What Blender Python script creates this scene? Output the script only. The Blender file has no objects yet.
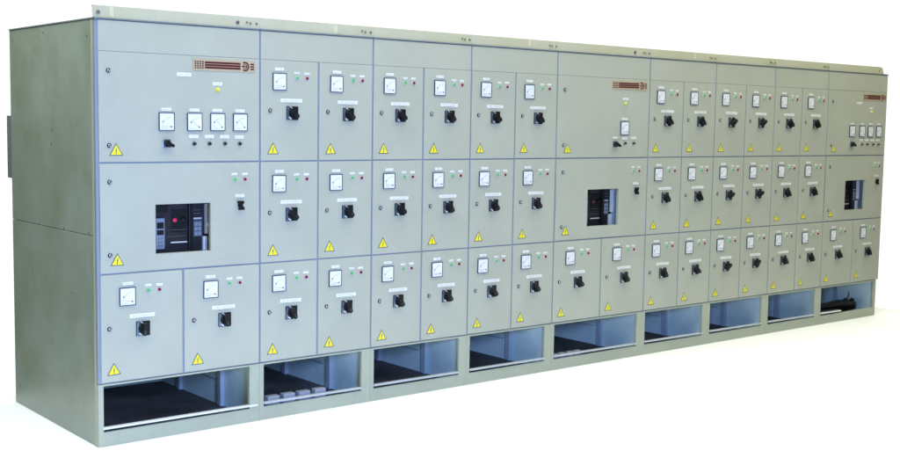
import bpy, bmesh, math, random
from mathutils import Vector, Matrix
random.seed(7)
scene = bpy.context.scene
COL = scene.collection

# ------------------------------------------------------------------ materials
def nt(name):
    m = bpy.data.materials.new(name); m.use_nodes = True
    n = m.node_tree; return m, n, n.nodes['Principled BSDF']

def paint(name, col, rough=.45, var=.05, blotch=None, bump=.02, spec=.4, grime=0.0, metallic=0.0, streak=0.0):
    m, n, b = nt(name)
    N, L = n.nodes, n.links
    tc = N.new('ShaderNodeTexCoord'); oi = N.new('ShaderNodeObjectInfo')
    add = N.new('ShaderNodeVectorMath'); add.operation = 'ADD'
    sc = N.new('ShaderNodeVectorMath'); sc.operation = 'SCALE'; sc.inputs[0].default_value = (7.3, 3.1, 5.7)
    L.new(oi.outputs['Random'], sc.inputs['Scale']); L.new(tc.outputs['Object'], add.inputs[0]); L.new(sc.outputs[0], add.inputs[1])
    n1 = N.new('ShaderNodeTexNoise'); n1.inputs['Scale'].default_value = 3.0; n1.inputs['Detail'].default_value = 5; n1.inputs['Roughness'].default_value = .6
    n2 = N.new('ShaderNodeTexNoise'); n2.inputs['Scale'].default_value = 900; n2.inputs['Detail'].default_value = 2
    n3 = N.new('ShaderNodeTexNoise'); n3.inputs['Scale'].default_value = 26; n3.inputs['Detail'].default_value = 6; n3.inputs['Roughness'].default_value = .7
    for q in (n1, n2, n3): L.new(add.outputs[0], q.inputs['Vector'])
    r = N.new('ShaderNodeValToRGB'); e = r.color_ramp.elements
    lo = [c*(1-var) for c in col]; hi = [c*(1+var) for c in col]
    if blotch: lo = blotch
    e[0].position = .32; e[0].color = (*lo, 1); e[1].position = .68; e[1].color = (*hi, 1)
    L.new(n1.outputs['Fac'], r.inputs['Fac'])
    # small speckle of dust and wear
    mx = N.new('ShaderNodeMix'); mx.data_type = 'RGBA'; mx.blend_type = 'MULTIPLY'
    r3 = N.new('ShaderNodeValToRGB'); r3.color_ramp.elements[0].position = .3; r3.color_ramp.elements[1].position = .62
    r3.color_ramp.elements[0].color = (.84, .84, .82, 1); r3.color_ramp.elements[1].color = (1, 1, 1, 1)
    L.new(n3.outputs['Fac'], r3.inputs['Fac'])
    mx.inputs['Factor'].default_value = .10 + grime
    L.new(r.outputs[0], mx.inputs['A']); L.new(r3.outputs[0], mx.inputs['B'])
    L.new(mx.outputs['Result'], b.inputs['Base Color'])
    mr = N.new('ShaderNodeMapRange'); mr.inputs['To Min'].default_value = max(.05, rough-.08); mr.inputs['To Max'].default_value = rough+.1
    L.new(n3.outputs['Fac'], mr.inputs['Value']); L.new(mr.outputs[0], b.inputs['Roughness'])
    mr.inputs['From Min'].default_value = .3; mr.inputs['From Max'].default_value = .7
    bp = N.new('ShaderNodeBump'); bp.inputs['Strength'].default_value = bump; bp.inputs['Distance'].default_value = .002
    L.new(n2.outputs['Fac'], bp.inputs['Height'])
    bp2 = N.new('ShaderNodeBump'); bp2.inputs['Strength'].default_value = .25; bp2.inputs['Distance'].default_value = .004
    L.new(n1.outputs['Fac'], bp2.inputs['Height']); L.new(bp.outputs[0], bp2.inputs['Normal'])
    L.new(bp2.outputs[0], b.inputs['Normal'])
    b.inputs['Specular IOR Level'].default_value = spec
    b.inputs['Metallic'].default_value = metallic
    return m

M = {}
M['door']   = paint('door_paint', (.40, .425, .343), .40, .04)
M['frame']  = paint('frame_paint', (.22, .27, .32), .45, .05)
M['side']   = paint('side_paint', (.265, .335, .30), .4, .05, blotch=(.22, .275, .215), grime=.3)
M['plinth'] = paint('plinth_paint', (.38, .42, .32), .5, .05, grime=.25)
M['rail']   = paint('rail_paint', (.45, .46, .35), .5, .05, blotch=(.44, .45, .29), grime=.2)
M['bay']    = paint('bay_galvanised', (.64, .80, .78), .45, .12, grime=.3)  # galvanised metal; cool tint of the shaded bay put into the colour
M['post']   = paint('post_galvanised', (.42, .50, .56), .4, .06)
M['mat']    = paint('floor_mat_rubber', (.095, .085, .080), .8, .55, bump=.4, grime=.8)
M['roof']   = paint('roof_edge_paint', (.16, .19, .21), .5, .06)
M['sill']   = paint('bright_sill', (.70, .74, .76), .35, .04)
M['sill2']  = paint('sill_paint', (.46, .51, .54), .35, .04)
M['black']  = paint('black_plastic', (.008, .008, .009), .42, .2, spec=.25)
M['dark']   = paint('dark_plastic', (.016, .016, .019), .4, .2)
M['chrome'] = paint('switch_plate_metal', (.22, .30, .38), .25, .1, metallic=.7)
M['bright'] = paint('lock_and_glint_silver', (.62, .68, .70), .3, .05)  # lock barrels, and painted highlights on the rotary switch plates
M['steel']  = paint('screw_steel', (.30, .30, .30), .35, .1, metallic=.8)
M['brass']  = paint('zinc_yellow_bolt', (.30, .28, .12), .4, .1, metallic=.5)
M['face']   = paint('meter_face', (.74, .78, .78), .3, .01, bump=0)
M['mframe'] = paint('meter_frame', (.035, .05, .075), .35, .1)
M['ink']    = paint('printed_ink', (.10, .11, .14), .6, .05, bump=0)
M['ink2']   = paint('faint_print', (.56, .58, .58), .6, .05, bump=0)
M['scale']  = paint('meter_scale_print', (.26, .28, .31), .6, .05, bump=0)
M['redoff'] = paint('dull_red_button', (.16, .02, .03), .4, .05, bump=0)
M['label']  = paint('label_white', (.72, .76, .70), .4, .02, bump=0)
M['yellow'] = paint('warning_yellow', (.80, .74, .02), .4, .03, bump=0)
M['ylamp']  = paint('yellow_lens', (.66, .66, .10), .2, .02, bump=0)
M['green']  = paint('green_lens', (.08, .40, .15), .2, .05, bump=0)
M['greenb'] = paint('green_lamp_bezel', (.44, .62, .44), .4, .03, bump=0)
M['red']    = paint('red_lens', (.16, .008, .03), .2, .05, bump=0)
M['redb']   = paint('red_lamp_bezel', (.62, .46, .48), .4, .03, bump=0)
M['plate']  = paint('logo_plate_beige', (.42, .36, .24), .4, .04, bump=0)
M['maroon'] = paint('logo_maroon', (.085, .008, .010), .4, .05, bump=0)
M['redbtn'] = paint('red_button', (.75, .03, .10), .3, .05, bump=0)
M['unit']   = paint('trip_unit_grey', (.22, .26, .32), .4, .05, bump=0)
M['tape']   = paint('masking_tape', (.56, .55, .36), .6, .04, bump=0)
M['cable']  = paint('cable_rubber', (.010, .010, .012), .5, .2, bump=.1)
M['tab']    = paint('pale_clamp_plate', (.28, .31, .38), .4, .05)
M['floor']  = paint('white_floor', (.91, .935, .975), .7, .006, bump=.02, spec=.2)

# ------------------------------------------------------------------ mesh builder
class MB:
    def __init__(s, *mats):
        s.bm = bmesh.new(); s.mats = mats
    def mi(s, k): return s.mats.index(k) if k else 0
    def box(s, x0, x1, y0, y1, z0, z1, k=None, bev=0, seg=2):
        r = bmesh.ops.create_cube(s.bm, size=1)
        vs = r['verts']
        for v in vs:
            v.co = Vector((x0+(v.co.x+.5)*(x1-x0), y0+(v.co.y+.5)*(y1-y0), z0+(v.co.z+.5)*(z1-z0)))
        fs = set(f for v in vs for f in v.link_faces)
        for f in fs: f.material_index = s.mi(k)
        if bev:
            es = list(set(e for v in vs for e in v.link_edges))
            bmesh.ops.bevel(s.bm, geom=es, offset=bev, segments=seg, affect='EDGES', profile=.5, material=-1)
        return s
    def prism(s, pts, y0, y1, k=None):       # polygon in x,z pushed along y
        a = [s.bm.verts.new((x, y0, z)) for x, z in pts]; b = [s.bm.verts.new((x, y1, z)) for x, z in pts]
        n = len(pts); fs = [s.bm.faces.new(a), s.bm.faces.new(b[::-1])]
        for i in range(n): fs.append(s.bm.faces.new((a[i], b[i], b[(i+1) % n], a[(i+1) % n])))
        for f in fs: f.material_index = s.mi(k)
        return s
    def disc(s, x, z, r, y0, y1, k=None, n=20, dome=0, r1=None):   # cylinder along y, front end at y0
        rings = []
        prof = [(y1, r), (y0, r1 if r1 else r)]
        if dome: prof += [(y0-dome*.6, r*.75), (y0-dome*.92, r*.4)]
        for yy, rr in prof:
            rings.append([s.bm.verts.new((x+rr*math.cos(2*math.pi*i/n), yy, z+rr*math.sin(2*math.pi*i/n))) for i in range(n)])
        fs = [s.bm.faces.new(rings[0]), s.bm.faces.new(rings[-1][::-1])]
        for p, q in zip(rings, rings[1:]):
            for i in range(n): 
                f = s.bm.faces.new((p[i], p[(i+1) % n], q[(i+1) % n], q[i])); f.smooth = dome > 0 or n > 12; fs.append(f)
        for f in fs: f.material_index = s.mi(k)
        return s
    def arc(s, x, z, r0, r1, a0, a1, y0, y1, k=None, n=24):
        P = []
        for i in range(n):
            for (A, B) in ((a0+(a1-a0)*i/n, a0+(a1-a0)*(i+1)/n),):
                q = [(x+r*math.cos(math.radians(t)), z+r*math.sin(math.radians(t))) for r, t in ((r0, A), (r1, A), (r1, B), (r0, B))]
                s.prism(q, y0, y1, k)
        return s
    def bar(s, x, z, l, w, ang, y0, y1, k=None):
        c, d = math.cos(math.radians(ang)), math.sin(math.radians(ang))
        return s.prism([(x+c*u-d*v, z+d*u+c*v) for u, v in ((-l/2, -w/2), (l/2, -w/2), (l/2, w/2), (-l/2, w/2))], y0, y1, k)
    def tube(s, pts, r, k=None, n=8):
        pts = [Vector(p) for p in pts]; rings = []
        for i, p in enumerate(pts):
            t = (pts[min(i+1, len(pts)-1)]-pts[max(i-1, 0)]).normalized()
            a = t.cross(Vector((0, 0, 1)));
            if a.length < .1: a = t.cross(Vector((1, 0, 0)))
            a.normalize(); b = t.cross(a)
            rings.append([s.bm.verts.new(p+r*(a*math.cos(2*math.pi*j/n)+b*math.sin(2*math.pi*j/n))) for j in range(n)])
        fs = [s.bm.faces.new(rings[0]), s.bm.faces.new(rings[-1])]
        for p, q in zip(rings, rings[1:]):
            for j in range(n):
                f = s.bm.faces.new((p[j], p[(j+1) % n], q[(j+1) % n], q[j])); f.smooth = True; fs.append(f)
        for f in fs: f.material_index = s.mi(k)
        return s
    def mesh(s, name):
        bmesh.ops.recalc_face_normals(s.bm, faces=s.bm.faces[:])
        me = bpy.data.meshes.new(name); s.bm.to_mesh(me); s.bm.free()
        for k in s.mats: me.materials.append(M[k])
        return me

def put(name, me, parent=None, loc=(0, 0, 0), rot=(0, 0, 0)):
    o = bpy.data.objects.new(name, me); COL.objects.link(o)
    o.location = loc; o.rotation_euler = rot
    if parent: o.parent = parent
    return o
CACHE = {}
def cached(key, fn):
    if key not in CACHE: CACHE[key] = fn().mesh(key if isinstance(key, str) else str(key[0]))
    return CACHE[key]

# ------------------------------------------------------------------ small fittings (origin on the door's front face, front is -y)
def meter_mb(w, h, needle):
    m = MB('mframe', 'face', 'ink', 'scale'); t = .0042; q0 = -.0075
    m.box(-w/2, w/2, -.004, .0, -h/2, h/2, 'mframe')
    m.box(-w/2, -w/2+t, -.0075, -.004, -h/2, h/2, 'mframe').box(w/2-t, w/2, -.0075, -.004, -h/2, h/2, 'mframe')
    m.box(-w/2+t, w/2-t, -.0075, -.004, h/2-t, h/2, 'mframe').box(-w/2+t, w/2-t, -.0075, -.004, -h/2, -h/2+t, 'mframe')
    m.box(-w/2+t, w/2-t, -.0060, -.004, -h/2+t, h/2-t, 'face')
    px, pz = w*.28, -h*.28
    R = w*.56
    for i in range(11):
        a = 92+i*8.4
        l = .007 if i % 5 == 0 else .004
        m.bar(px+(R+l/2)*math.cos(math.radians(a)), pz+(R+l/2)*math.sin(math.radians(a)), l, .0012, a, -.0065, -.006, 'scale')
    m.arc(px, pz, R-.0006, R+.0006, 92, 176, -.0065, -.006, 'scale', 12)
    m.bar(px+R*.48*math.cos(math.radians(needle)), pz+R*.48*math.sin(math.radians(needle)), R*.95, .0017, needle, -.0072, -.0067, 'scale')
    m.disc(px, pz, .0045, -.0085, -.006, 'ink', 12)
    for i in range(4): m.box(-w*.34+i*.009, -w*.34+i*.009+.006, -.0065, -.006, -h*.37, -h*.37+.003, 'scale')
    m.box(-w*.3, -w*.3+.010, -.0065, -.006, -h*.05, -h*.05+.009, 'scale')
    return m
def label_mb(w, h, n, seed):
    rd = random.Random(seed); m = MB('label', 'ink2')
    m.box(-w/2, w/2, -.002, 0, -h/2, h/2, 'label', bev=.0004, seg=1)
    x = -w*.40; step = w*.8/n
    for i in range(n):
        if rd.random() < .86:
            m.box(x+step*.12, x+step*.82, -.0026, -.002, -h*.16, h*(.16+.08*rd.random()), 'ink2')
        x += step
    return m
def tri_mb():
    m = MB('ink', 'yellow'); h = .068; w = .078
    def T(s, dz=0): return [(-w/2*s, -h/3*s+dz), (w/2*s, -h/3*s+dz), (0, 2*h/3*s+dz)]
    m.prism(T(1), -.0012, 0, 'ink'); m.prism(T(.80), -.002, -.0012, 'yellow')
    b = [(.003, .024), (-.007, .002), (-.0005, .003), (-.004, -.0125), (-.0065, -.0115), (-.001, -.019), (.0025, -.0105), (.0002, -.0115), (.006, .0085), (-.0005, .0075), (.007, .024)]
    m.prism([(x*.85, z*.85) for x, z in b], -.0026, -.002, 'ink')
    return m
def lamp_mb(lens, bez, r=.0095):
    m = MB(bez, lens)
    m.disc(0, 0, r*1.45, -.004, 0, bez, 24, r1=r*1.3); m.disc(0, 0, r, -.008, -.004, lens, 20, dome=.005)
    return m
def switch_mb(ang, s=1.0):
    m = MB('black', 'chrome', 'bright')
    a = .040*s
    m.box(-a, a, -.007, 0, -a, a, 'black', bev=.002)
    m.box(-a+.002, -a*.50, -.0082, -.007, -a+.003, a-.003, 'chrome')
    m.bar(-.010*s, .034*s, .020*s, .005*s, -35, -.0082, -.007, 'bright')  # silver bars paint highlights at plate top and lower left
    m.bar(-.016*s, -.030*s, .020*s, .008*s, -35, -.0084, -.0071, 'bright')
    m.disc(0, 0, .030*s, -.018, -.007, 'black', 28, r1=.028*s)
    c, d = math.cos(math.radians(ang)), math.sin(math.radians(ang))
    prof = [(-.028, -.015), (.028, -.013), (.036, -.006), (.036, .006), (.028, .013), (-.028, .015), (-.034, 0)]
    m.prism([((c*u-d*v)*s, (d*u+c*v)*s) for u, v in prof], -.040, -.018, 'black')
    m.bar(c*.018*s, d*.018*s, .020*s, .002, ang, -.0406, -.040, 'chrome')
    return m
def smallswitch_mb(ang, s=1.0):
    m = MB('black', 'chrome')
    m.box(-.024*s, .024*s, -.006, 0, -.024*s, .024*s, 'chrome', bev=.002)
    m.disc(0, 0, .018*s, -.018, -.006, 'black', 20)
    c, d = math.cos(math.radians(ang)), math.sin(math.radians(ang))
    m.prism([((c*u-d*v)*s, (d*u+c*v)*s) for u, v in [(-.020, -.012), (.034, -.007), (.034, .007), (-.020, .012)]], -.036, -.014, 'black')
    return m
def hourglass_mb():
    m = MB('black', 'dark')
    m.disc(0, 0, .014, -.010, 0, 'black', 16)
    m.prism([(-.022, .026), (.016, .026), (.018, .016), (.007, 0), (.020, -.014), (.020, -.026), (-.016, -.026), (-.014, -.014), (-.006, 0), (-.022, .014)], -.022, -.010, 'black')
    return m
def knob_mb():
    m = MB('steel', 'black')
    m.disc(0, 0, .0125, -.006, 0, 'steel', 18, r1=.011); m.disc(0, 0, .0078, -.020, -.006, 'black', 16, r1=.0065)
    m.bar(0, .002, .012, .003, 90, -.0206, -.020, 'steel')
    return m
def lock_mb():
    m = MB('bright', 'black')
    m.disc(0, 0, .0125, -.005, 0, 'black', 20, r1=.0118); m.disc(0, 0, .0080, -.009, -.005, 'bright', 16, r1=.0072)
    m.bar(0, 0, .013, .0065, 55, -.0094, -.009, 'black')
    return m
def logo_mb():
    m = MB('plate', 'maroon'); w, h = .392, .066
    m.box(-w/2, w/2, -.003, 0, -h/2, h/2, 'plate', bev=.0008, seg=1)
    y0, y1 = -.0036, -.003
    for c in range(4):
        for r in range(4): m.box(-.186+c*.0150, -.186+c*.0150+.0095, y0, y1, -.0215+r*.0115, -.0215+r*.0115+.0075, 'maroon')
    for r in range(3): m.box(-.124, .100, y0, y1, -.0195+r*.0140, -.0195+r*.0140+.0108, 'maroon')
    for r in range(3): m.box(.163, .187, y0, y1, -.0185+r*.0140, -.0185+r*.0140+.0085, 'maroon')
    cx = .129
    m.arc(cx, 0, .0185, .0270, -125, 125, y0, y1, 'maroon', 30)
    m.arc(cx, 0, .0105, .0145, -180, 180, y0, y1, 'maroon', 24)
    m.prism([(cx-.0095, .006), (cx, .0015), (cx+.0095, .006), (cx+.0095, -.006), (cx, -.0015), (cx-.0095, -.006)], y0, y1, 'maroon')
    m.box(cx-.022, cx-.0145, y0, y1, -.0022, .0022, 'maroon')
    return m
def door_panel(w, h, win=None):
    def f():
        m = MB('door')
        if not win: return m.box(0, w, 0, .022, 0, h, bev=.0022)
        x0, x1, z0, z1 = win
        bm = m.bm; o = [(0, 0), (w, 0), (w, h), (0, h)]; i = [(x0, z0), (x1, z0), (x1, z1), (x0, z1)]
        V = {}
        for nm, P in (('o', o), ('i', i)):
            for y in (0, .022): V[nm, y] = [bm.verts.new((x, y, z)) for x, z in P]
        for k in range(4):
            l = (k+1) % 4
            for y in (0, .022): bm.faces.new((V['o', y][k], V['o', y][l], V['i', y][l], V['i', y][k]))
            for nm in 'oi': bm.faces.new((V[nm, 0][k], V[nm, 0][l], V[nm, .022][l], V[nm, .022][k]))
        es = [e for e in bm.edges if all(abs(v.co.y) < 1e-6 for v in e.verts) and (all(v in V['o', 0] for v in e.verts) or all(v in V['i', 0] for v in e.verts))]
        bmesh.ops.bevel(bm, geom=es, offset=.0018, segments=2, affect='EDGES')
        return m
    return cached(('door_panel', round(w, 4), round(h, 4), win), f)

# ------------------------------------------------------------------ dimensions
H, ZT, Z2, Z3, ZB, D = 2.288, 2.118, 1.532, .937, .347, 1.283
G = .0062          # half gap between doors

def fit(name, key, fn, door, ox, oz, x, z):
    j = lambda a: random.uniform(-a, a)
    tilt = 5 if name == 'selector_knob' else 1.4 if name == 'warning_sign' else 25 if name == 'lock' else .8
    return put(name, cached(key, fn), door, (x-ox+j(.0012), 0, z-oz+j(.0012)), (0, math.radians(j(tilt)), 0))

def small_door(cab, x0, x1, z0, z1, wide, ang):
    """one feeder door; x0..x1 are the module limits"""
    ox, oz = x0+G, z0+G*.7
    d = put('door', door_panel(x1-x0-2*G, z1-z0-(1.4*G if z1 < ZT else G*.7+.0008)), cab, (ox, random.uniform(-.0008, .0008), oz), (0, 0, math.radians(random.uniform(-.12, .12))))
    b = z0; bx = x0 if x0 > .03 else 0.0
    mx, g, r, lx, sx, kx, tx = (.168, .288, .353, .252, .256, .065, .088) if wide else (.127, .248, .316, .211, .214, .066, .086)
    nd = random.choice((171, 176, 179, 174))
    F = lambda n, key, fn, x, z: fit(n, key, fn, d, ox, oz, bx+x, b+z)
    F('ammeter', ('ammeter', nd), lambda: meter_mb(.092, .099, nd), mx, .463)
    sd = random.randint(0, 3)
    F('label_plate', ('meter_label', sd), lambda: label_mb(.060, .017, 7, sd), mx+.002, .5345)
    F('indicator_lamp', 'green_lamp', lambda: lamp_mb('green', 'greenb'), g, .489)
    F('indicator_lamp', 'red_lamp', lambda: lamp_mb('red', 'redb'), r, .488)
    F('label_plate', ('lamp_label', sd), lambda: label_mb(.036, .013, 4, 10+sd), g, .516)
    F('label_plate', ('lamp_label', sd+4), lambda: label_mb(.036, .013, 4, 20+sd), r, .516)
    F('label_plate', ('long_label', sd), lambda: label_mb(.146, .021, 17, 30+sd), lx, .354)
    ang += random.choice((-7, -3, 0, 0, 4, 8))
    F('rotary_switch', ('rotary_switch', ang), lambda: switch_mb(ang), sx, .281)
    F('lock', 'door_lock', lock_mb, kx, .294)
    F('warning_sign', 'warning_triangle', tri_mb, tx, .064)
    return d

def breaker(cab, idx):
    # front of the withdrawable breaker, 0.10 behind the door
    m = MB('dark', 'black')
    m.box(.36, .700, .10, .40, .99, 1.34, 'dark', bev=.004)
    m.box(.574, .598, .078, .10, 1.02, 1.30, 'black', bev=.003)
    m.box(.365, .455, .094, .0998, 1.245, 1.325, 'black', bev=.002)
    m.box(.470, .566, .096, .0998, 1.135, 1.262, 'black', bev=.002)
    b = put('circuit_breaker', m.mesh('breaker_body'), cab)
    t = MB('steel', 'ink')
    for sx_, sz_ in ((.462, 1.02), (.566, 1.02), (.462, 1.30), (.566, 1.30), (.612, 1.02), (.660, 1.02), (.612, 1.30)): t.disc(sx_, sz_, .0035, .0975, .0999, 'steel', 10)
    for q in range(5): t.box(.380+q*.014, .388+q*.014, .0925, .0939, 1.30, 1.308, 'steel')
    t.box(.470, .566, .0955, .0959, 1.148, 1.1495, 'steel').box(.612, .655, .0985, .0999, 1.235, 1.2375, 'steel').box(.612, .655, .0985, .0999, 1.255, 1.257, 'steel').box(.455, .567, .0985, .0999, 1.110, 1.1115, 'steel')
    put('screws', t.mesh('breaker_trim'), b)
    u = MB('unit', 'black', 'ink'); u.box(.376, .428, .084, .0998, 1.045, 1.218, 'unit', bev=.002)
    u.box(.381, .421, .081, .084, 1.160, 1.195, 'black').box(.381, .421, .081, .084, 1.125, 1.152, 'black')
    for i in range(2):
        for j in range(3): u.disc(.392+i*.018, 1.065+j*.02, .004, .0815, .084, 'ink', 10)
    put('trip_unit', u.mesh('trip_unit'), b)
    put('push_button', MB('redbtn' if idx == 1 else 'redoff').disc(.491, 1.205, .0125, .086, .096, None, 20, dome=.003).mesh('off_button'), b)
    put('push_button', MB('black').disc(.545, 1.205, .0125, .086, .096, None, 20, dome=.003).mesh('on_button'), b)
    l = MB('label', 'ink2')
    l.box(.480, .507, .0985, .0999, 1.153, 1.165, 'label').box(.534, .561, .0985, .0999, 1.152, 1.164, 'label')
    l.box(.472, .571, .0985, .0999, 1.074, 1.081, 'label')
    l.box(.612, .662, .0985, .0999, 1.203, 1.212, 'ink2')
    put('label_plate', l.mesh('breaker_labels'), b)
    p = MB('frame', 'ink'); 
    p.box(.610, .662, .096, .0998, 1.105, 1.196, 'ink')
    for i in range(2):
        for j in range(3): p.box(.616+i*.022, .634+i*.022, .093, .096, 1.112+j*.027, 1.132+j*.027, 'frame')
    put('keypad', p.mesh('keypad'), b)
    r = MB('steel', 'sill'); r.box(.680, .687, .070, .0998, 1.12, 1.29, 'sill', bev=.001)
    r.box(.674, .692, .064, .0698, 1.165, 1.182, 'sill').box(.664, .676, .080, .0998, 1.022, 1.105, 'sill', bev=.002).box(.681, .690, .080, .0998, 1.022, 1.105, 'sill', bev=.002)
    put('side_bracket', r.mesh('side_bracket'), b)
    # compartment panel beside the breaker, brought forward to catch light
    put('compartment_panel', MB('bay').box(.704, .955, .135, .14, .95, 1.50).mesh('compartment_panel'), cab)

def cabinet(idx, x, W, main, label, group, angs):
    cab = bpy.data.objects.new('switchgear_cabinet', None); COL.objects.link(cab)
    cab.location = (x, 0, 0); cab.empty_display_size = .2
    cab['label'] = label; cab['category'] = 'cabinet'; cab['group'] = group
    first, last = idx == 1, idx == 9
    e = .0006
    # carcass
    m = MB('bay')
    y0 = .03
    m.box(.0155, W-.0155, D-.016, D-.002, .008, H-.012)                 # back
    m.box(.0165, W-.0165, y0, D-.017, .352, .358)                       # unseen plate added to keep the open base dark
    if not first: m.box(e, .015, y0, D, .001, H-.012)
    if not last: m.box(W-.015, W-e, y0, D, .001, H-.012)
    m.box(.016, W-.016, D-.06, D-.0165, .20, .245)
    put('carcass', m.mesh('carcass'), cab)
    if first or last:
        xx0, xx1 = (0.0, .015) if first else (W-.015, W)
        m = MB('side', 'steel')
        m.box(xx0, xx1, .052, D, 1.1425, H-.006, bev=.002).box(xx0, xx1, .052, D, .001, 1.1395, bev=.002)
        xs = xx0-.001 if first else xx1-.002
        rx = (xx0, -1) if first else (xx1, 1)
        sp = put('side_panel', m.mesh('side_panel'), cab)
        s = MB('steel')
        for (yy, zz) in ((.10, 1.155), (.45, 1.153), (.82, 1.151), (.10, 2.2), (.72, 2.245), (1.22, 2.22), (.35, .80), (.95, .86), (.60, 1.70), (.10, .1), (1.2, .12), (.62, 1.62)):
            c = [(yy+.006*math.cos(t*math.pi/4), zz+.006*math.sin(t*math.pi/4)) for t in range(8)]
            a = [s.bm.verts.new((rx[0], p, q)) for p, q in c]; b = [s.bm.verts.new((rx[0]+rx[1]*.003, p, q)) for p, q in c]
            s.bm.faces.new(b); s.bm.faces.new(a)
            for t in range(8): s.bm.faces.new((a[t], a[(t+1) % 8], b[(t+1) % 8], b[t]))
        put('screws', s.mesh('side_screws'), sp)
        put('corner_post', MB('plinth').box(xx0-.001 if first else xx0, xx1 if first else xx1+.001, .0285, .0512, ZB+.001, H-.0065, bev=.001).box(xx0-.001 if first else xx0, xx1 if first else xx1-.034, .0245, .0512, 0, ZB, bev=.001).mesh('corner_post'), cab)
        if last: put('bay_liner', MB('bay').box(W-.030, W-.0160, .03, D-.03, .011, .3515).mesh('bay_liner'), cab)
    if first:
        m = MB('roof', 'steel'); m.box(.001, .010, D+.001, D+.075, 1.392, 1.772, bev=.001)
        for k in range(9): m.box(-.001, .001, D+.045, D+.055, 1.41+k*.04, 1.425+k*.04, 'steel')
        put('rear_bracket', m.mesh('rear_bracket'), cab)
    if last:
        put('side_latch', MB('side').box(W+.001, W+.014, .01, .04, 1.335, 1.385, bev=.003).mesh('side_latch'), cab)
    # roof with its overhanging edge
    put('roof', MB('roof').box(-.004 if first else e, W+.004 if last else W-e, -.003, D+.004, H-.005, H+.003, bev=.001).mesh('roof'), cab)
    # front frame
    m = MB('frame')
    fy0, fy1 = .0050, .028
    xl0, xl1 = (.0005, .03) if first else (e, .028)
    zs = [ZB, Z3, Z2, ZT, H-.006]
    m.box(xl0, xl1, fy0, fy1, ZB, H-.0065); m.box(W-.028, W-e, fy0, fy1, ZB, H-.0065)
    for z in zs:
        m.box(xl1, W-.028, fy0+.0003, fy1, max(ZB, z-.02), min(H-.0068, z+.02))
    mid = .4965 if main else .4
    for z0, z1 in ((ZB, Z3), (Z3, Z2), (Z2, ZT)):
        if main and z0 > ZB: continue
        m.box(mid-.014, mid+.014, fy0+.0006, fy1, z0+.0201, z1-.0201)
    put('frame', m.mesh('front_frame'), cab)
    # header panel
    lx = .018 if first else G
    rx = W-G
    put('header_panel', MB('door').box(lx, rx, .0015, .022, ZT+.0012, H-.008, bev=.002).mesh('header_panel'), cab)
    # top rail
    m = MB('rail')
    a = -.008 if first else .0003
    if last:
        m.prism([(a, H+.0035), (W-.075, H+.0035), (W-.105, H+.058), (W-.125, H+.066), (a, H+.066)], .004, .010)
        m.box(a, W-.12, .0102, .022, H+.060, H+.066)
    else:
        m.box(a, W-.0003, .004, .010, H+.0035, H+.066, bev=.001)
        m.box(a, W-.0003, .0102, .022, H+.060, H+.0655)
    rail = put('top_rail', m.mesh('top_rail'), cab)
    xs = [W-.085, W-.062, W-.022] if not last else [W-.16]
    if first: xs += [.022, W-.145]
    if idx == 5: xs += [W-.18]
    for k, bx in enumerate(xs):
        r = .011 if bx in (.022, W-.145, W-.18) else .0065
        mm = MB('steel' if k == 2 or r > .01 else 'brass'); mm.disc(bx, H+.030+(.004 if k == 0 else 0), r, -.002, .0038, None, 6 if r > .01 else 12)
        put('bolt', mm.mesh('bolt'), rail)
    if idx in (1, 2, 4, 6):
        tx = .085 if first else W*.64
        put('tape', MB('tape').box(tx, tx+.022, .0032, .0039, H+.012, H+.062).mesh('tape'), rail)
    # plinth with open base
    oL, oR = .030, W-.065
    pr = W-.032 if last else W-e
    pl = e
    ztop, zk = .3325, .080
    m = MB('plinth')
    m.box(pl, oL, .004, .024, 0, ZB-.004, bev=.0012); m.box(oR, pr, .004, .024, 0, ZB-.004, bev=.0012)
    m.box(oL, oR, .0045, .024, ztop, ZB-.004); m.box(oL, oR, .0045, .020, 0, zk)
    put('plinth', m.mesh('plinth'), cab)
    # sill: bright lip above the kick panel, leaving a dark slot below it
    if first: sx0, sx1, mt = oL-.006, W-.012, 'sill'
    elif last: sx0, sx1, mt = oL-.004, .36, 'sill'
    else: sx0, sx1, mt = oL, oR-.001, ('sill2')
    m = MB(mt)
    m.prism([(sx0, .0965), (sx1, .0935), (sx1, .1035), (sx0, .1070)], -.004, .022)
    put('sill', m.mesh('sill'), cab)
    # inside of the open base
    put('base_mat', MB('mat').box(.017, W-.018, .026, D-.018, .002, .010).mesh('base_mat'), cab)
    m = MB('post', 'bay')
    for yy in (.40, .955):
        m.box(W-.042, W-.0155, yy, yy+.028, .0105, .3515, 'post', bev=.003).box(W-.036, W-.0155, yy+.034, yy+.058, .0105, .3515, 'post', bev=.003)
    m.box(W-.026, W-.0156, .49, .95, .16, .166, 'post')
    put('base_posts', m.mesh('base_posts'), cab)
    m = MB('post', 'steel')
    m.disc(W*.8, .20, .012, D-.09, D-.061, 'post', 14)
    put('earth_bolt', m.mesh('earth_bolt'), cab)
    if idx == 2:
        for k, c in enumerate((.115, .224, .333, .447)):
            put('cable_clamp', cached('cable_clamp', lambda: MB('tab').box(-.040, .040, 0, .045, .0, .026, bev=.003).box(-.040, .040, .002, .05, -.09, -.001)), cab, (c, .030, .101+(k % 2)*.001), (0, 0, math.radians(random.uniform(-2, 2))))
    if idx == 5:
        for c in (.07, .15, .235, .31):
            put('cable_clamp', cached('clamp_small', lambda: MB('tab').box(-.027, .027, 0, .03, 0, .010, bev=.002).box(-.027, .027, .002, .03, -.09, -.001)), cab, (c, .030, .100))
    # doors
    L0 = .018-G if first else 0.0
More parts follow.
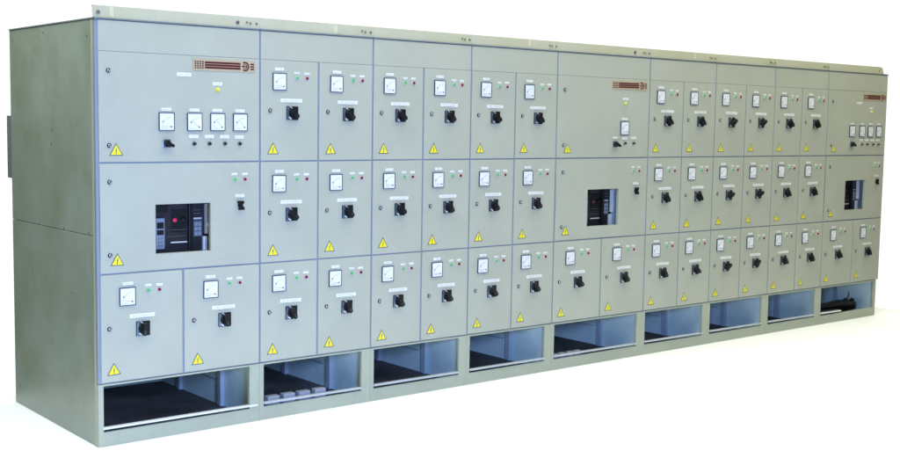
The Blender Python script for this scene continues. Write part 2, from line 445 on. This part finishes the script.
    if not main:
        k = 0
        for z0, z1 in ((ZB, Z3), (Z3, Z2), (Z2, ZT)):
            for x0, x1 in ((0, .4), (.4, .8)):
                d = small_door(cab, x0, x1, z0, z1, False, angs[k % len(angs)]); k += 1
        return cab
    small_door(cab, L0, .4965, ZB, Z3, True, angs[0]); small_door(cab, .4965, W, ZB, Z3, True, angs[1])
    ox = L0+G; w = W-G-ox
    # breaker door
    oz = Z3+G*.7
    dm = put('door', door_panel(w, Z2-Z3-1.4*G, (.335-ox, .667-ox, 1.0315-oz, 1.3015-oz)), cab, (ox, 0, oz))
    F = lambda n, key, fn, x, z: fit(n, key, fn, dm, ox, oz, x, z)
    F('lock', 'door_lock', lock_mb, .073, 1.431); F('lock', 'door_lock', lock_mb, .073, 1.038)
    F('warning_sign', 'warning_triangle', tri_mb, .113, 1.003)
    F('indicator_lamp', 'green_lamp', None, .820, 1.431); F('indicator_lamp', 'red_lamp', None, .884, 1.431)
    F('label_plate', ('lamp_label', 1), lambda: label_mb(.036, .013, 4, 11), .818, 1.461); F('label_plate', ('lamp_label', 2), lambda: label_mb(.036, .013, 4, 12), .884, 1.461)
    F('label_plate', ('key_label', 0), lambda: label_mb(.058, .018, 5, 5), .853, 1.337)
    F('rotary_switch', 'hourglass_switch', hourglass_mb, .853, 1.282)
    breaker(cab, idx)
    # instrument door
    oz = Z2+G*.7
    du = put('door', door_panel(w, ZT-Z2-G*.7-.0008), cab, (ox, 0, oz))
    F = lambda n, key, fn, x, z: fit(n, key, fn, du, ox, oz, x, z)
    F('logo_plate', 'logo_plate', logo_mb, .755, 2.071)
    F('lock', 'door_lock', lock_mb, .073, 2.019); F('lock', 'door_lock', lock_mb, .073, 1.625)
    F('warning_sign', 'warning_triangle', tri_mb, .113, 1.593)
    F('label_plate', ('name_label', 1), lambda: label_mb(.058, .018, 6, 41), .711, 1.968)
    F('indicator_lamp', 'yellow_lamp', lambda: lamp_mb('ylamp', 'ylamp', .0105), .714, 1.935)
    sw = .611 if idx == 5 else .401
    F('rotary_switch', 'meter_switch', lambda: smallswitch_mb(-25), sw, 1.634)
    if idx == 5:
        ms = (.711,); ks = ((.714, 1.64), (.812, 1.64)); F('label_plate', ('name_label', 4), lambda: label_mb(.05, .017, 6, 44), .611, 1.681)
    else:
        ms = (.401, .568, .711, .854); ks = ((.565, 1.634), (.660, 1.634), (.756, 1.634), (.850, 1.634))
        F('label_plate', ('name_label', 2), lambda: label_mb(.086, .020, 8, 42), .506, 2.012)
    for q, xx in enumerate(ms):
        nd = (176, 140, 133, 128)[q]
        F('ammeter', ('ammeter', nd), lambda: meter_mb(.092, .099, nd), xx, 1.754)
        F('label_plate', ('meter_label', q), lambda: label_mb(.060, .017, 7, q), xx, 1.8205)
    for q, (xx, zz) in enumerate(ks):
        F('selector_knob', 'selector_knob', knob_mb, xx, zz)
        F('label_plate', ('name_label', 5+q), lambda: label_mb(.056, .018, 6, 50+q), xx, zz+.039)
    return cab

GM, GF = 'wide incoming cabinets with a logo plate and a breaker window', 'narrower cabinets with six small doors'
A = [-45, -48, -50, -52, -42, -46]
WW = .985
spec = [
 (1, 0, WW, True, 'leftmost grey cabinet with its bare side panel showing, logo plate, four meters and breaker window', GM, [-100, -85]),
 (2, .985, .8, False, 'grey six-door cabinet with four pale tabs in its open base, touching the leftmost cabinet', GF, [-60, -75, -50, -60, -45, -48]),
 (3, 1.785, .8, False, 'grey six-door cabinet in the middle of the three between the left and centre breaker windows', GF, A),
 (4, 2.585, .8, False, 'grey six-door cabinet joined to the left side of the centre breaker window cabinet', GF, A),
 (5, 3.385, WW, True, 'wide grey cabinet mid row with logo plate, only one upper meter and a breaker window', GM, [-40, -48]),
 (6, 4.37, .8, False, 'grey six-door cabinet joined to the right side of the centre breaker window cabinet', GF, A),
 (7, 5.17, .8, False, 'six-door cabinet whose black rotary handles point up to the right, unlike all the others', GF, [35, 40, 35, 30, 38, 34]),
 (8, 5.97, .8, False, 'grey six-door cabinet beside the rightmost cabinet that holds black cable in its base', GF, A),
 (9, 6.77, .98, True, 'rightmost grey cabinet with logo plate, four meters, breaker window and cable in its open base', GM, [-45, -45])]
for s in spec: cabinet(*s)

# ------------------------------------------------------------------ black cable left in the last open base
cb = bpy.data.objects.new('cable_bundle', None); COL.objects.link(cb); cb.location = (6.80, .12, .010)
cb['label'] = 'bundle of thick black cable lying in the open base of the rightmost cabinet'; cb['category'] = 'cable'
rd = random.Random(3)
for k in range(9):
    lay = k % 3; row = k//3
    pts = []; r = .021
    for i in range(26):
        t = i/25; X = .03+t*(.74+.03*rd.random()*(k % 2))
        pts.append((X, .02+.045*lay+.016*math.sin(t*6+k)+.004*rd.random(), r+row*.040+.009*math.sin(t*5+k*1.3)**2+.002))
    if k in (7, 8):
        x_, y_, z_ = pts[-1]
        pts += [(x_+.015, y_-.01, z_+.01), (x_+.02, y_-.015, z_+.03)]
    put('cable', MB('cable').tube(pts, r).mesh('cable'), cb)
put('cable_end', MB('cable').tube([(.70, .07, .13), (.72, .06, .15), (.725, .05, .185), (.715, .05, .215)], .004).mesh('cable_end'), cb)

# ------------------------------------------------------------------ floor
fm = MB('floor'); fm.box(-1.2, 8.2, -3.2, 1.45, -.02, 0)
fl = put('floor', fm.mesh('floor')); fl['kind'] = 'structure'

# ------------------------------------------------------------------ lighting: white world, flash and added fills
w = bpy.data.worlds.new('World'); scene.world = w; w.use_nodes = True
N, L = w.node_tree.nodes, w.node_tree.links
bg = N['Background']
tc = N.new('ShaderNodeTexCoord'); sx = N.new('ShaderNodeSeparateXYZ'); L.new(tc.outputs['Generated'], sx.inputs[0])
dt = N.new('ShaderNodeVectorMath'); dt.operation = 'DOT_PRODUCT'; dt.inputs[1].default_value = (.64, .77, 0); L.new(tc.outputs['Generated'], dt.inputs[0])
mu = N.new('ShaderNodeMapRange'); mu.interpolation_type = 'SMOOTHSTEP'; mu.inputs['From Min'].default_value = .76; mu.inputs['From Max'].default_value = .86
L.new(dt.outputs['Value'], mu.inputs['Value'])
mx = N.new('ShaderNodeMix'); mx.data_type = 'RGBA'; L.new(mu.outputs[0], mx.inputs['Factor'])
mx.inputs['A'].default_value = (.06, .06, .05, 1); mx.inputs['B'].default_value = (1.1, 1.1, 1.1, 1)
L.new(mx.outputs['Result'], bg.inputs['Color']); bg.inputs['Strength'].default_value = 1.0

TOP_FILL_W, FLASH_W = 830, 235
def area(name, loc, target, sx_, sy_, power, col):
    l = bpy.data.lights.new(name, 'AREA'); l.shape = 'RECTANGLE'; l.size = sx_; l.size_y = sy_; l.energy = power; l.color = col
    o = bpy.data.objects.new(name, l); COL.objects.link(o); o.location = loc
    o.rotation_euler = (Vector(target)-Vector(loc)).to_track_quat('-Z', 'Y').to_euler(); return o
area('top_fill', (3.6, -.4, 4.6), (3.6, -.4, 0), 14, 5.2, TOP_FILL_W, (1.0, .97, .775))  # overhead light added to whiten the floor
area('flash_head', (-.45, -4.4, 1.6), (1.6, 0, 1.0), .7, .7, FLASH_W, (.33, .50, 1.05))
area('side_fill', (-1.15, .6, 3.8), (-.95, .6, 0), 1.3, 2.6, 48, (.95, 1.0, 1.0))  # lamp added out of view, whitens the floor left of the side panel

# ------------------------------------------------------------------ camera
yaw, pit, rol, f = .6905, -.0917, .0165, 1162.81
Fv = Vector((math.sin(yaw)*math.cos(pit), math.cos(yaw)*math.cos(pit), math.sin(pit)))
R = Vector((math.cos(yaw), -math.sin(yaw), 0)); U = R.cross(Fv)
R2 = R*math.cos(rol)+U*math.sin(rol); U2 = -R*math.sin(rol)+U*math.cos(rol)
cd = bpy.data.cameras.new('camera'); cd.sensor_width = 36; cd.lens = f/900*36; cd.clip_end = 200
co = bpy.data.objects.new('camera', cd); COL.objects.link(co)
mt = Matrix((R2, U2, -Fv)).transposed().to_4x4(); mt.translation = Vector((-2.4554, -5.9019, 1.7769))
co.matrix_world = mt
scene.camera = co
scene.view_settings.view_transform = 'Standard'; scene.view_settings.look = 'None'
scene.view_settings.exposure = 0; scene.view_settings.gamma = 1
